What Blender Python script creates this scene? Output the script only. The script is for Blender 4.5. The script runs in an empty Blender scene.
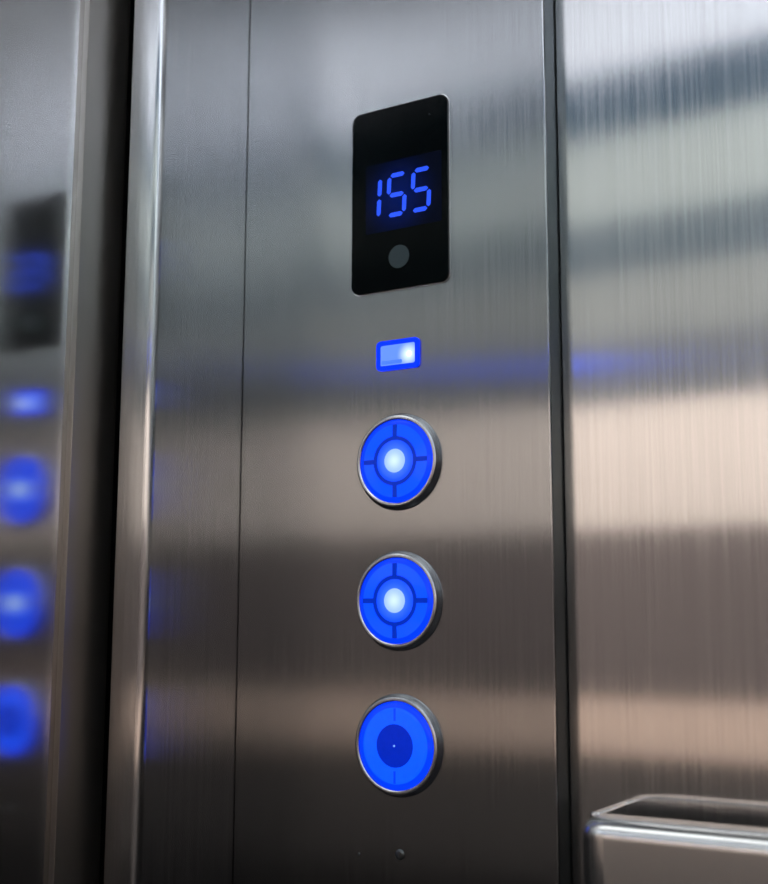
import bpy, bmesh, math, random
from mathutils import Vector, Matrix
PI = math.pi
S = bpy.context.scene
C = S.collection

# ------------------------------------------------------------------ materials
def new_mat(name):
    m = bpy.data.materials.new(name); m.use_nodes = True
    nt = m.node_tree; b = nt.nodes['Principled BSDF']
    return m, nt, b

def plain(name, col, rough=.5, metal=0., spec=.5):
    m, nt, b = new_mat(name)
    tc = nt.nodes.new('ShaderNodeTexCoord'); n = nt.nodes.new('ShaderNodeTexNoise')
    n.inputs['Scale'].default_value = 14; n.inputs['Detail'].default_value = 3
    nt.links.new(tc.outputs['Object'], n.inputs['Vector'])
    mx = nt.nodes.new('ShaderNodeMix'); mx.data_type = 'RGBA'
    mx.inputs['A'].default_value = (*[c * .94 for c in col], 1)
    mx.inputs['B'].default_value = (*[min(1, c * 1.06) for c in col], 1)
    nt.links.new(n.outputs['Fac'], mx.inputs['Factor'])
    nt.links.new(mx.outputs['Result'], b.inputs['Base Color'])
    b.inputs['Roughness'].default_value = rough
    b.inputs['Metallic'].default_value = metal
    b.inputs['Specular IOR Level'].default_value = spec
    return m

def steel(name, col=(.62, .61, .60), rough=.28, aniso=.9, bump=.008, streak=.09, sx=1400., cloud=.0, tangent=(0, 0, 1)):
    """brushed stainless steel, grain running vertically"""
    m, nt, b = new_mat(name)
    L = nt.links.new
    tc = nt.nodes.new('ShaderNodeTexCoord')
    mp = nt.nodes.new('ShaderNodeMapping'); mp.inputs['Scale'].default_value = (sx, sx, 9.)
    L(tc.outputs['Object'], mp.inputs['Vector'])
    n = nt.nodes.new('ShaderNodeTexNoise'); n.inputs['Scale'].default_value = 1.; n.inputs['Detail'].default_value = 4
    L(mp.outputs['Vector'], n.inputs['Vector'])
    mp2 = nt.nodes.new('ShaderNodeMapping'); mp2.inputs['Scale'].default_value = (950, 950, 12.)
    L(tc.outputs['Object'], mp2.inputs['Vector'])
    n2 = nt.nodes.new('ShaderNodeTexNoise'); n2.inputs['Scale'].default_value = 1.; n2.inputs['Detail'].default_value = 2
    L(mp2.outputs['Vector'], n2.inputs['Vector'])
    n3 = nt.nodes.new('ShaderNodeTexNoise'); n3.inputs['Scale'].default_value = 9.; n3.inputs['Detail'].default_value = 2
    L(tc.outputs['Object'], n3.inputs['Vector'])
    # colour: slight grain
    mr = nt.nodes.new('ShaderNodeMapRange'); mr.inputs['To Min'].default_value = 1 - streak; mr.inputs['To Max'].default_value = 1 + streak
    L(n.outputs['Fac'], mr.inputs['Value'])
    vm = nt.nodes.new('ShaderNodeVectorMath'); vm.operation = 'SCALE'; vm.inputs[0].default_value = col
    L(mr.outputs['Result'], vm.inputs['Scale']); L(vm.outputs['Vector'], b.inputs['Base Color'])
    # roughness: grain + clouds
    ma = nt.nodes.new('ShaderNodeMapRange')
    ma.inputs['From Min'].default_value = .3; ma.inputs['From Max'].default_value = .75
    ma.inputs['To Min'].default_value = rough * .85; ma.inputs['To Max'].default_value = rough * 1.25
    L(n2.outputs['Fac'], ma.inputs['Value'])
    mc = nt.nodes.new('ShaderNodeMapRange'); mc.inputs['To Min'].default_value = 1 - .15; mc.inputs['To Max'].default_value = 1 + .15
    L(n3.outputs['Fac'], mc.inputs['Value'])
    mm = nt.nodes.new('ShaderNodeMath'); mm.operation = 'MULTIPLY'
    L(ma.outputs['Result'], mm.inputs[0]); L(mc.outputs['Result'], mm.inputs[1])
    L(mm.outputs['Value'], b.inputs['Roughness'])
    nt.nodes.remove(b)
    b = nt.nodes.new('ShaderNodeBsdfAnisotropic'); b.distribution = 'GGX'
    L(vm.outputs['Vector'], b.inputs['Color']); L(mm.outputs['Value'], b.inputs['Roughness'])
    L(b.outputs['BSDF'], nt.nodes['Material Output'].inputs['Surface'])
    b.inputs['Anisotropy'].default_value = aniso
    if not bump:
        mr.inputs['To Min'].default_value = 1.; mr.inputs['To Max'].default_value = 1.; nt.links.remove(b.inputs['Roughness'].links[0]); b.inputs['Roughness'].default_value = rough
    cx = nt.nodes.new('ShaderNodeCombineXYZ')
    for i in range(3): cx.inputs[i].default_value = tangent[i]
    L(cx.outputs['Vector'], b.inputs['Tangent'])
    if bump:
        bp = nt.nodes.new('ShaderNodeBump'); bp.inputs['Strength'].default_value = bump; bp.inputs['Distance'].default_value = .0004
        L(n.outputs['Fac'], bp.inputs['Height']); L(bp.outputs['Normal'], b.inputs['Normal'])
    return m

def lit(name, col, emis, strength, rough=.12, coat=.0, spec=.5, noise=0.):
    """glowing acrylic"""
    m, nt, b = new_mat(name)
    b.inputs['Base Color'].default_value = (*col, 1)
    b.inputs['Roughness'].default_value = rough
    b.inputs['Specular IOR Level'].default_value = spec
    b.inputs['Emission Color'].default_value = (*emis, 1)
    b.inputs['Emission Strength'].default_value = strength
    if noise:
        tc = nt.nodes.new('ShaderNodeTexCoord'); n = nt.nodes.new('ShaderNodeTexNoise')
        n.inputs['Scale'].default_value = 350.; nt.links.new(tc.outputs['Object'], n.inputs['Vector'])
        mr = nt.nodes.new('ShaderNodeMapRange'); mr.inputs['To Min'].default_value = strength * (1 - noise); mr.inputs['To Max'].default_value = strength * (1 + noise)
        nt.links.new(n.outputs['Fac'], mr.inputs['Value']); nt.links.new(mr.outputs['Result'], b.inputs['Emission Strength'])
    if coat: b.inputs['Coat Weight'].default_value = coat; b.inputs['Coat Roughness'].default_value = .05
    return m

def glow(name, c0, c1, rad, strength):
    """acrylic with emission colour fading outward from its centre"""
    m = lit(name, (.01, .015, .03), c1, strength, coat=.1, spec=.15); nt = m.node_tree; b = nt.nodes['Principled BSDF']
    tc = nt.nodes.new('ShaderNodeTexCoord'); mp = nt.nodes.new('ShaderNodeMapping'); mp.inputs['Scale'].default_value = (1, 0, 1)
    ln = nt.nodes.new('ShaderNodeVectorMath'); ln.operation = 'LENGTH'
    mr = nt.nodes.new('ShaderNodeMapRange'); mr.interpolation_type = 'SMOOTHSTEP'; mr.inputs['From Max'].default_value = rad
    mx = nt.nodes.new('ShaderNodeMix'); mx.data_type = 'RGBA'; mx.inputs['A'].default_value = (*c0, 1); mx.inputs['B'].default_value = (*c1, 1)
    L = nt.links.new
    L(tc.outputs['Object'], mp.inputs['Vector']); L(mp.outputs['Vector'], ln.inputs[0]); L(ln.outputs['Value'], mr.inputs['Value'])
    L(mr.outputs['Result'], mx.inputs['Factor']); L(mx.outputs['Result'], b.inputs['Emission Color'])
    return m

M = {}
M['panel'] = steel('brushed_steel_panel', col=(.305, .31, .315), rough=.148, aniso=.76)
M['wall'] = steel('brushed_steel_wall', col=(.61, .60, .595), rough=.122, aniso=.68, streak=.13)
M['ret'] = steel('brushed_steel_return', col=(.50, .505, .51), rough=.165, aniso=.7, bump=.0015)
M['door'] = steel('brushed_steel_door', col=(.68, .67, .66), rough=.12, aniso=.3, bump=.0, streak=.03)
M['side'] = steel('sheared_steel_edge', col=(.13, .145, .15), rough=.35, aniso=.3, bump=.0)
M['edge'] = steel('reflection_strip_steel', col=(.32, .30, .28), rough=.32, aniso=.3, bump=.0, streak=.03)
M['rail'] = steel('polished_steel', col=(.78, .78, .78), rough=.22, aniso=.0, bump=.0, streak=.03)
M['bezel'] = steel('turned_steel', col=(.52, .545, .58), rough=.27, aniso=.0, bump=.0, streak=.03)
M['dark'] = plain('gap_shade_black', (.008, .008, .008), .8)
M['glass'] = plain('black_glass', (.001, .0022, .0026), .08, spec=.06)
M['window'] = glow('digit_glow_window', (0., .006, .085), (0., .0008, .006), .021, 1.)  # digits' blue glow put into the window as a radial emission
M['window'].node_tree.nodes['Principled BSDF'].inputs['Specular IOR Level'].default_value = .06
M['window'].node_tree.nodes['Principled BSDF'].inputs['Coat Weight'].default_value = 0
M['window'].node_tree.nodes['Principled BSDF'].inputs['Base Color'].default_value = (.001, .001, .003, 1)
M['digit'] = lit('blue_segments', (.01, .03, .2), (.022, .085, 1.), 1.15, rough=.3, spec=.1)
M['sensor'] = plain('grey_lens', (.06, .085, .095), .4, spec=.1)
EM = 1.12
M['cap'] = lit('blue_acrylic', (.001, .008, .05), (.0012, .043, 1.15), EM, coat=.08, spec=.12)
M['bar'] = lit('deep_blue_acrylic', (.001, .006, .03), (.001, .023, .44), EM, spec=.1)
M['sector'] = lit('light_blue_acrylic', (.002, .012, .05), (.002, .080, 1.2), EM, coat=.12, spec=.12)
M['ring'] = glow('ring_blue_acrylic', (.10, .30, .92), (.006, .085, 1.25), .0088, EM)
M['lamp'] = glow('white_led_cap', (.66, .87, .97), (.36, .56, .92), .0050, EM)
M['navy'] = lit('navy_acrylic', (.001, .005, .02), (.0005, .018, .48), EM, noise=.1, spec=.1)
M['halo'] = lit('halo_acrylic', (.002, .012, .05), (.004, .098, 1.25), EM, coat=.08, spec=.12, noise=.12)
M['dotw'] = lit('pale_dot', (.2, .3, .6), (.12, .30, .85), EM)
M['ind_frame'] = lit('indicator_frame_blue', (.002, .01, .2), (.001, .035, 1.15), EM, spec=.1)
M['ind_lens'] = glow('indicator_lens_blue', (.80, 1., 1.6), (.13, .29, 1.5), .0060, EM)
M['ind_led'] = lit('indicator_led_white', (.5, .6, .7), (.75, .92, 1.), EM * 1.1)
M['lens_dark'] = lit('indicator_lens_dark', (.05, .1, .4), (.05, .17, .72), EM)

# ------------------------------------------------------------------ mesh helpers
def mesh_obj(name, bm, mat, parent=None, smooth=False):
    bmesh.ops.recalc_face_normals(bm, faces=bm.faces)
    me = bpy.data.meshes.new(name); bm.to_mesh(me); bm.free()
    me.materials.append(mat)
    if smooth:
        for p in me.polygons: p.use_smooth = True
        me.set_sharp_from_angle(angle=math.radians(38))
        for p in me.polygons: p.use_smooth = max(abs(c) for c in p.normal) < .99999   # flat faces stay exactly flat
    o = bpy.data.objects.new(name, me); C.objects.link(o)
    if parent: o.parent = parent
    return o

def box(x0, x1, y0, y1, z0, z1, bm=None):
    bm = bm or bmesh.new()
    r = bmesh.ops.create_cube(bm, size=1)
    for v in r['verts']:
        v.co = Vector(((x0 + x1) / 2 + v.co.x * (x1 - x0), (y0 + y1) / 2 + v.co.y * (y1 - y0), (z0 + z1) / 2 + v.co.z * (z1 - z0)))
    return bm

def bevel_where(bm, test, off, seg=4):
    es = [e for e in bm.edges if test((e.verts[0].co + e.verts[1].co) / 2, (e.verts[1].co - e.verts[0].co).normalized())]
    bmesh.ops.bevel(bm, geom=es, offset=off, segments=seg, profile=.5, affect='EDGES')
    return bm

def lathe(prof, n=72, bm=None):
    """prof: (radius, height out of the wall); axis points to -y"""
    bm = bm or bmesh.new(); rings = []
    for r, h in prof:
        if r < 1e-7: rings.append([bm.verts.new((0, -h, 0))])
        else: rings.append([bm.verts.new((r * math.cos(2 * PI * k / n), -h, r * math.sin(2 * PI * k / n))) for k in range(n)])
    for a, b in zip(rings, rings[1:]):
        for k in range(n):
            k2 = (k + 1) % n
            if len(a) == 1 and len(b) == 1: continue
            if len(a) == 1: bm.faces.new((a[0], b[k], b[k2]))
            elif len(b) == 1: bm.faces.new((a[k], b[0], a[k2]))
            else: bm.faces.new((a[k], b[k], b[k2], a[k2]))
    return bm

def prism(pts, y0, y1, bm=None, bev=0):
    """closed outline in (x, z), extruded from y0 to y1"""
    bm = bm or bmesh.new()
    a = [bm.verts.new((x, y0, z)) for x, z in pts]; b = [bm.verts.new((x, y1, z)) for x, z in pts]
    bm.faces.new(a); f = bm.faces.new(b[::-1]); n = len(pts)
    for i in range(n):
        j = (i + 1) % n; bm.faces.new((a[i], b[i], b[j], a[j]))
    if bev:
        bmesh.ops.bevel(bm, geom=list(f.edges), offset=bev, segments=2, profile=.5, affect='EDGES')
    return bm

def rrect(w, h, r, n=8, cx=0, cz=0):
    P = []
    for (sx, sz, a0) in ((1, 1, 0), (-1, 1, 90), (-1, -1, 180), (1, -1, 270)):
        for k in range(n + 1):
            a = math.radians(a0 + 90 * k / n)
            P.append((cx + sx * (w / 2 - r) + r * math.cos(a), cz + sz * (h / 2 - r) + r * math.sin(a)))
    return P

def ring_prism(outer, inner, y0, y1):
    bm = bmesh.new(); n = len(outer); V = []
    for pts, y in ((outer, y0), (outer, y1), (inner, y1), (inner, y0)):
        V.append([bm.verts.new((x, y, z)) for x, z in pts])
    for q in range(4):
        a, b = V[q], V[(q + 1) % 4]
        for i in range(n):
            j = (i + 1) % n; bm.faces.new((a[i], b[i], b[j], a[j]))
    return bm

def thing(name, label, cat, loc, group=None):
    o = bpy.data.objects.new(name, None); C.objects.link(o); o.empty_display_size = .02
    o.location = loc; o['label'] = label; o['category'] = cat
    if group: o['group'] = group
    return o

def struct(name, bm, mat, smooth=False):
    o = mesh_obj(name, bm, mat, smooth=smooth); o['kind'] = 'structure'
    return o

vert = lambda d: abs(d.z) > .99

# ------------------------------------------------------------------ the car
H = 2.36
XD = -.3642                                                   # plane of the sliding door
YB = -1.45                                                    # far side wall
XR = 1.15
# control wall: full-height plate, set 11 mm proud of the wall beside it
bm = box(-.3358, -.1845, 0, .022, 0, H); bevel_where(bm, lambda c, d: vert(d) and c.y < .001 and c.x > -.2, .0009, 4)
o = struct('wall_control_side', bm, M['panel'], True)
o.data.materials.append(M['side'])                              # sheared side edge of the plate
for p in o.data.polygons:
    if p.normal.x > .9: p.material_index = 1
# return post at the door
bm = box(-.3535, -.3362, -.0602, .022, 0, H); bevel_where(bm, lambda c, d: vert(d) and c.y < -.05 and c.x > -.345, .0032, 8)
bevel_where(bm, lambda c, d: vert(d) and c.y < -.05 and c.x < -.35, .0006, 2)
struct('wall_door_side', bm, M['ret'], True)
struct('door_1', bevel_where(box(XD - .03, XD, -1.25, .09, .01, 2.2), lambda c, d: vert(d), .001, 2), M['door'])
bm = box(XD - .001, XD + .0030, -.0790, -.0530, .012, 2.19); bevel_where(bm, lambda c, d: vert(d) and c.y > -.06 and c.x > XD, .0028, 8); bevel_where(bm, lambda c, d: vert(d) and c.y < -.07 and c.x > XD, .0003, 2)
struct('trim_door_edge', bm, M['edge'], True)  # raised strip added in place of the jamb's reflection in the door
struct('trim_door_head', box(XD - .03, XD, -1.25, .09, 2.205, H), M['ret'])
struct('wall_front', box(XD - .03, XD, YB, -1.255, 0, H), M['ret'])
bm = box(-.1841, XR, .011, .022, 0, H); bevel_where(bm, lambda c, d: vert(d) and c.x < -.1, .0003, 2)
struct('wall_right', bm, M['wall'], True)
struct('gap_dark_backing', box(-.42, XR + .02, .092, .11, -.02, H + .02), M['dark'])  # near-black backing added to give the door gap its shade
struct('wall_rear', box(XR, XR + .02, YB, .011, 0, H), M['ret'])
struct('floor', box(-.42, XR + .02, YB - .04, .11, -.03, 0), plain('dark_floor', (.03, .03, .032), .45))
struct('ceiling', box(-.42, XR + .02, YB - .04, .11, H, H + .03), plain('ceiling_paint', (.55, .56, .58), .5))

# far side wall: unseen boards, invented and toned to band the steel's reflections
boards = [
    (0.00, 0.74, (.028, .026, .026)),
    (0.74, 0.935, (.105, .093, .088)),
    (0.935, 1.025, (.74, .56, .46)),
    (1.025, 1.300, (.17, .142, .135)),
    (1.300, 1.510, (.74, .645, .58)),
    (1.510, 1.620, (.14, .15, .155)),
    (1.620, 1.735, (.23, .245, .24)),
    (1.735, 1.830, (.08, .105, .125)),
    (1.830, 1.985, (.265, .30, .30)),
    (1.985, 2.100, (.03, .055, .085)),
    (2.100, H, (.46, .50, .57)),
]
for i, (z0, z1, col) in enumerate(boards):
    if i == 0: struct('wall_back', box(-.42, XR + .02, YB - .02, YB, z0, z1), plain('band_tone_%d' % i, col, .6, spec=.03))
    else: struct('trim_%d' % i, box(-.42, XR + .02, YB - .02, YB, z0, z1), plain('band_tone_%d' % i, col, .6, spec=.03))

# unseen ceiling lamps, invented to brighten the far wall and handrail
def added_ceiling_light(x, y, w, d, st, label):
    t = thing('added_ceiling_light', label, 'light', (x, y, H), 'added lights')
    fr = ring_prism(rrect(w + .03, d + .03, .01), rrect(w, d, .004), 0, .012)
    for v in fr.verts: v.co = Vector((v.co.x, v.co.z, -v.co.y))
    mesh_obj('frame', fr, M['rail'], t)
    mesh_obj('diffuser', box(-w / 2, w / 2, -d / 2, d / 2, -.008, -.002), lit('diffuser', (.8, .8, .8), (.92, .98, 1.), st), t)
added_ceiling_light(.10, -.62, .8, .5, 2.7, 'unseen white ceiling light added for the handrail highlight')

def spot(x, tx, watts, label, tz=1.50, cone=84):  # unseen spot, added to brighten the far boards mirrored in the steel
    t = thing('added_spot', label, 'light', (x, -.28, H), 'added spotlights')
    hb = lathe([(.026, -.001), (.030, .002), (.030, .010), (.024, .012), (.022, .004), (0, .004)], 40)
    for v in hb.verts: v.co = Vector((v.co.x, v.co.z, v.co.y))
    mesh_obj('housing', hb, M['rail'], t, True)
    l = bpy.data.lights.new('lamp', 'SPOT'); l.energy = watts; l.spot_size = math.radians(cone); l.spot_blend = .35; l.shadow_soft_size = .02
    l.color = (1., .985, .97)
    lo = bpy.data.objects.new('lamp', l); C.objects.link(lo); lo.parent = t; lo.location = (0, 0, -.02)
    d = Vector((tx - x, YB + .28, tz - H)); lo.rotation_euler = d.to_track_quat('-Z', 'Y').to_euler()
spot(-.12, -.10, 125, 'unseen added lamp nearest the sliding door, aimed at the far wall')
spot(.22, .12, 100, 'unseen added lamp farther from the sliding door, aimed at the far wall')


spot(.80, .95, 420, 'unseen added lamp near the rear of the car, aimed high at the far wall', 2.25, 52)
# unseen blue emitter on the far wall, added for the streak in the steel
t = thing('added_blue_strip', 'unseen blue strip added on the far wall for the blue streak', 'light', (.20, YB, 1.587))
mesh_obj('channel', box(-.205, .175, -.002, .006, -.012, .012), M['rail'], t)
mesh_obj('streak_emitter', box(-.20, .17, .0062, .010, -.008, .008), lit('streak_blue', (.02, .05, .3), (.01, .08, 1.), 3.8), t)

# ------------------------------------------------------------------ floor display
t = thing('floor_display', 'black glass floor display showing blue number 155 above the buttons', 'display', (-.2525, 0, 1.3299))
mesh_obj('backing_frame', prism(rrect(.0484, .0828, .0042), 0, -.0005), M['rail'], t)
mesh_obj('glass_plate', prism(rrect(.0476, .0820, .0038), -.0003, -.0014, bev=.0002), M['glass'], t)
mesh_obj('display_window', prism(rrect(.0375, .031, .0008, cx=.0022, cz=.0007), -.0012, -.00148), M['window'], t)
SL = .05
def seg_poly(cx, cz, w, h, kind, s=.00098):
    """one seven-segment bar; kind h or v; slanted"""
    if kind == 'v': P = [(-s, -h / 2 + s * .8), (0, -h / 2), (s, -h / 2 + s * .8), (s, h / 2 - s * .8), (0, h / 2), (-s, h / 2 - s * .8)]
    else: P = [(-w / 2, 0), (-w / 2 + s, -s), (w / 2 - s, -s), (w / 2, 0), (w / 2 - s, s), (-w / 2 + s, s)]
    return [(cx + x + SL * (cz + z), cz + z) for x, z in P]
def digit(ch, cx, cz=.0007):
    bm = bmesh.new(); hw, hh = .0040, .0088
    segs = {'1': 'bc', '5': 'afgcd'}[ch]
    for q in segs:
        g = dict(a=(0, hh, 'h'), g=(0, 0, 'h'), d=(0, -hh, 'h'), f=(-hw, hh / 2, 'v'), b=(hw, hh / 2, 'v'), c=(hw, -hh / 2, 'v'))[q]
        if ch == '1': g = (0, g[1], g[2])
        prism(seg_poly(cx + g[0], cz + g[1], 2 * hw - .0010, hh - .0013, g[2]), -.0013, -.00158, bm)
    mesh_obj('digit', bm, M['digit'], t)
digit('1', -.0097); digit('5', -.0010); digit('5', .0110)
mesh_obj('sensor', lathe([(0, .00155), (.0049, .00155), (.0052, .0013)], 40), M['sensor'], t).location = (.0001, 0, -.0270)
mesh_obj('status_dot', lathe([(0, .0016), (.0003, .0015), (.0004, .0013)], 12), M['sensor'], t).location = (.0152, 0, .0333)

# ------------------------------------------------------------------ indicator
t = thing('indicator_light', 'small rectangular blue indicator with white glow, between display and top button', 'light', (-.2533, 0, 1.2606))
mesh_obj('frame', ring_prism(rrect(.0207, .0127, .0020), rrect(.0170, .0088, .0008), .0, -.0012), M['ind_frame'], t)
mesh_obj('lens', prism(rrect(.0172, .0090, .0008, cx=-.0052, cz=.0003), 0, -.0007), M['ind_lens'], t).location = (.0052, 0, -.0003)
mesh_obj('dark_strip', prism(rrect(.0100, .0016, .0005, cx=-.0030, cz=-.0030), -.0006, -.0008), M['lens_dark'], t)  # darker strip at the lower left of the lens
mesh_obj('led', lathe([(0, .00105), (.0008, .0010), (.0014, .0007)], 32), M['ind_led'], t).location = (.0054, 0, -.0003)

# ------------------------------------------------------------------ round call buttons
def sector(r0, r1, a0, a1, h0, h1, n=14):
    bm = bmesh.new(); P = []
    def cyl(r, a, h): return bm.verts.new((r * math.cos(a), -h, r * math.sin(a)))
    top, bot = [], []
    NR = 4
    for i in range(n + 1):
        a = a0 + (a1 - a0) * i / n
        top.append([cyl(r0 + (r1 - r0) * j / NR, a, h0 + (h1 - h0) * j / NR + .0002) for j in range(NR + 1)])
        bot.append([cyl(r0, a, h0 - .0004), cyl(r1, a, h1 - .0004)])
    for i in range(n):
        for j in range(NR): bm.faces.new((top[i][j], top[i + 1][j], top[i + 1][j + 1], top[i][j + 1]))
        bm.faces.new((top[i][NR], top[i + 1][NR], bot[i + 1][1], bot[i][1]))
        bm.faces.new((top[i][0], top[i + 1][0], bot[i + 1][0], bot[i][0]))
    for i in (0, n): bm.faces.new([bot[i][0]] + top[i] + [bot[i][1]])
    return bm

R_OUT, R_IN, HB = .02035, .01745, .0034
def button(z, label, kind):
    t = thing('round_button', label, 'button', (-.2529, 0, z), 'round buttons on the steel panel')
    mesh_obj('bezel', lathe([(R_OUT, 0), (R_OUT, .0004), (R_OUT - .0005, .0011), (R_IN + .0016, HB - .0003), (R_IN + .0010, HB), (R_IN + .0004, HB),
                             (R_IN, HB - .0003), (R_IN, .0012)], 96), M['bezel'], t, True)
    r = R_IN
    if kind == 'plus':
        cap = [(r - .0001, .0010), (r - .0001, HB - .0010), (r - .0006, HB - .0004), (r * .86, HB), (r * .60, HB + .0003), (r * .50, HB + .0003), (r * .36, HB + .0003), (0, HB + .0003)]
        mesh_obj('cap', lathe(cap, 96), M['cap'], t, True)
        g = .055
        for k in range(4):
            mesh_obj('sector', sector(r * .60, r * .87, k * PI / 2 + g * 1.1, (k + 1) * PI / 2 - g * 1.1, HB + .0003, HB, 18), M['sector'], t, True)
            a = k * PI / 2; u, w = (math.cos(a), math.sin(a)), (-math.sin(a), math.cos(a))
            P = [(u[0] * q + w[0] * s, u[1] * q + w[1] * s) for q, s in ((r * .52, -.0010), (r * .87, -.0010), (r * .87, .0010), (r * .52, .0010))]
            mesh_obj('bar', prism(P, -(HB - .0004), -(HB + .00062)), M['bar'], t)
        mesh_obj('groove', lathe([(r * .50, HB), (r * .50, HB + .00045), (r * .585, HB + .00045), (r * .585, HB)], 72), M['bar'], t, True)
        mesh_obj('ring', lathe([(0, HB + .0005), (r * .44, HB + .0005), (r * .495, HB + .0003)], 72), M['ring'], t, True)
        mesh_obj('light', lathe([(0, HB + .0009), (r * .18, HB + .00085), (r * .27, HB + .0007), (r * .29, HB + .0004)], 60), M['lamp'], t, True)
    else:
        cap = [(r - .0001, .0010), (r - .0001, HB - .0010), (r - .0006, HB - .0004), (r * .87, HB), (r * .80, HB + .0001), (0, HB + .0001)]
        mesh_obj('cap', lathe(cap, 96), M['cap'], t, True)
        mesh_obj('ring', lathe([(0, HB + .0003), (r * .80, HB + .0003), (r * .88, HB - .0001)], 96), M['halo'], t, True)
        mesh_obj('centre_disc', lathe([(0, HB + .0006), (r * .47, HB + .0006), (r * .49, HB + .0002)], 72), M['navy'], t, True)
        for a in (PI / 2, -PI / 2):
            u, w = (math.cos(a), math.sin(a)), (-math.sin(a), math.cos(a))
            P = [(u[0] * q + w[0] * s, u[1] * q + w[1] * s) for q, s in ((r * .56, -.0005), (r * .84, -.0005), (r * .84, .0005), (r * .56, .0005))]
            mesh_obj('bar', prism(P, -(HB - .0002), -(HB + .00033)), M['cap'], t)
        mesh_obj('dot', lathe([(0, HB + .0009), (.0004, HB + .0008), (.0005, HB + .0005)], 16), M['dotw'], t)
    return t
button(1.2151, 'round blue lit button with white centre directly below the rectangular indicator, topmost of three', 'plus')
button(1.1578, 'round blue lit button with white centre between two other buttons, middle of three', 'plus')
button(1.1003, 'round blue button with dark blue centre, lowest of three', 'dark')

# ------------------------------------------------------------------ screw and rivet
t = thing('screw', 'small dark screw in the steel panel below the lowest button', 'screw', (-.2525, 0, 1.0581))
mesh_obj('head', lathe([(.0021, -.001), (.0021, .0002), (.0017, .0005), (.0012, .0006), (.0012, .0002), (0, .0002)], 32), M['side'], t, True)
mesh_obj('pin', lathe([(0, .0007), (.0005, .0006), (.0006, .0001)], 16), M['side'], t, True)
o = mesh_obj('rivet', lathe([(0, .0003), (.0004, .0002), (.0006, 0), (.0006, -.001)], 20), M['side'], None, True)
o.location = (-.2718, 0, 1.0564); o['label'] = 'tiny metal rivet left of the screw near the panel bottom'; o['category'] = 'rivet'

# ------------------------------------------------------------------ handrail
t = thing('handrail', 'flat polished steel handrail with rounded edges on the right wall', 'handrail', (.25, .011, 1.055))
def rail_bm():
    """flat bar: rounded along the top and at the front corner of its end"""
    X0, X1, Y0, Y1, Z0, Z1, rt, rc = -.167, .90, -.0285, -.0125, 1.0560, 1.0832, .0062, .0110
    bm = bmesh.new(); rows = []
    def outline(i):
        ib = i * .12; rr = max(rc - i, .0004); P = [(X0 + ib, Y1 - ib), ]
        for k in range(11):
            a = PI + PI / 2 * k / 10
            P.append((X0 + i + rr + rr * math.cos(a), Y0 + i + rr + rr * math.sin(a)))
        for k in range(11):
            a = PI * 1.5 + PI / 2 * k / 10
            P.append((X1 - i - rr + rr * math.cos(a), Y0 + i + rr + rr * math.sin(a)))
        return P + [(X1 - ib, Y1 - ib)]
    lv = [(Z0 + rt - rt * math.sin(a), rt * (1 - math.cos(a))) for a in [PI / 2 * (1 - k / 8) for k in range(9)]]
    lv += [(Z1 - rt + rt * math.sin(a), rt * (1 - math.cos(a))) for a in [PI / 2 * k / 8 for k in range(9)]]
    for z, i in lv: rows.append([bm.verts.new((x - .25, y - .011, z - 1.055)) for x, y in outline(i)])
    n = len(rows[0])
    for a, b in zip(rows, rows[1:]):
        for k in range(n): bm.faces.new((a[k], a[(k + 1) % n], b[(k + 1) % n], b[k]))
    bm.faces.new(rows[0]); bm.faces.new(rows[-1][::-1])
    return bm
mesh_obj('front_bar', rail_bm(), M['rail'], t, True)
for x in (-.1640, .8955):
    bm = box(x - .25 - .0014, x - .25 + .0020, -.0270, 0, .0025, .0286); bmesh.ops.bevel(bm, geom=list(bm.edges), offset=.0008, segments=3, profile=.5, affect='EDGES')
    mesh_obj('end_bracket', bm, M['rail'], t, True)

# ------------------------------------------------------------------ world, camera
w = bpy.data.worlds.new('World'); S.world = w; w.use_nodes = True
w.node_tree.nodes['Background'].inputs[0].default_value = (0, 0, 0, 1)

th = math.radians(31.5); pt = math.atan(178 / 1200); roll = .0025
F = Vector((-math.sin(th) * math.cos(pt), math.cos(th) * math.cos(pt), math.sin(pt)))
R = Vector((math.cos(th), math.sin(th), 0)); U = R.cross(F)
R2 = R * math.cos(roll) + U * math.sin(roll); U2 = -R * math.sin(roll) + U * math.cos(roll)
cd = bpy.data.cameras.new('camera'); cam = bpy.data.objects.new('camera', cd); C.objects.link(cam)
mw = Matrix((R2, U2, -F)).transposed().to_4x4(); mw.translation = Vector((0, -.425, 1.15)); cam.matrix_world = mw
cd.sensor_fit = 'HORIZONTAL'; cd.sensor_width = 36; cd.lens = 1200 / 768 * 36
cd.clip_start = .01
cd.dof.use_dof = True; cd.dof.focus_distance = .490; cd.dof.aperture_fstop = 9.
S.camera = cam
vs = S.view_settings
vs.view_transform = 'Standard'; vs.look = 'None'; vs.gamma = 1; vs.use_curve_mapping = False; vs.exposure = 0
S.cycles.max_bounces = 12; S.cycles.glossy_bounces = 8; S.cycles.diffuse_bounces = 4
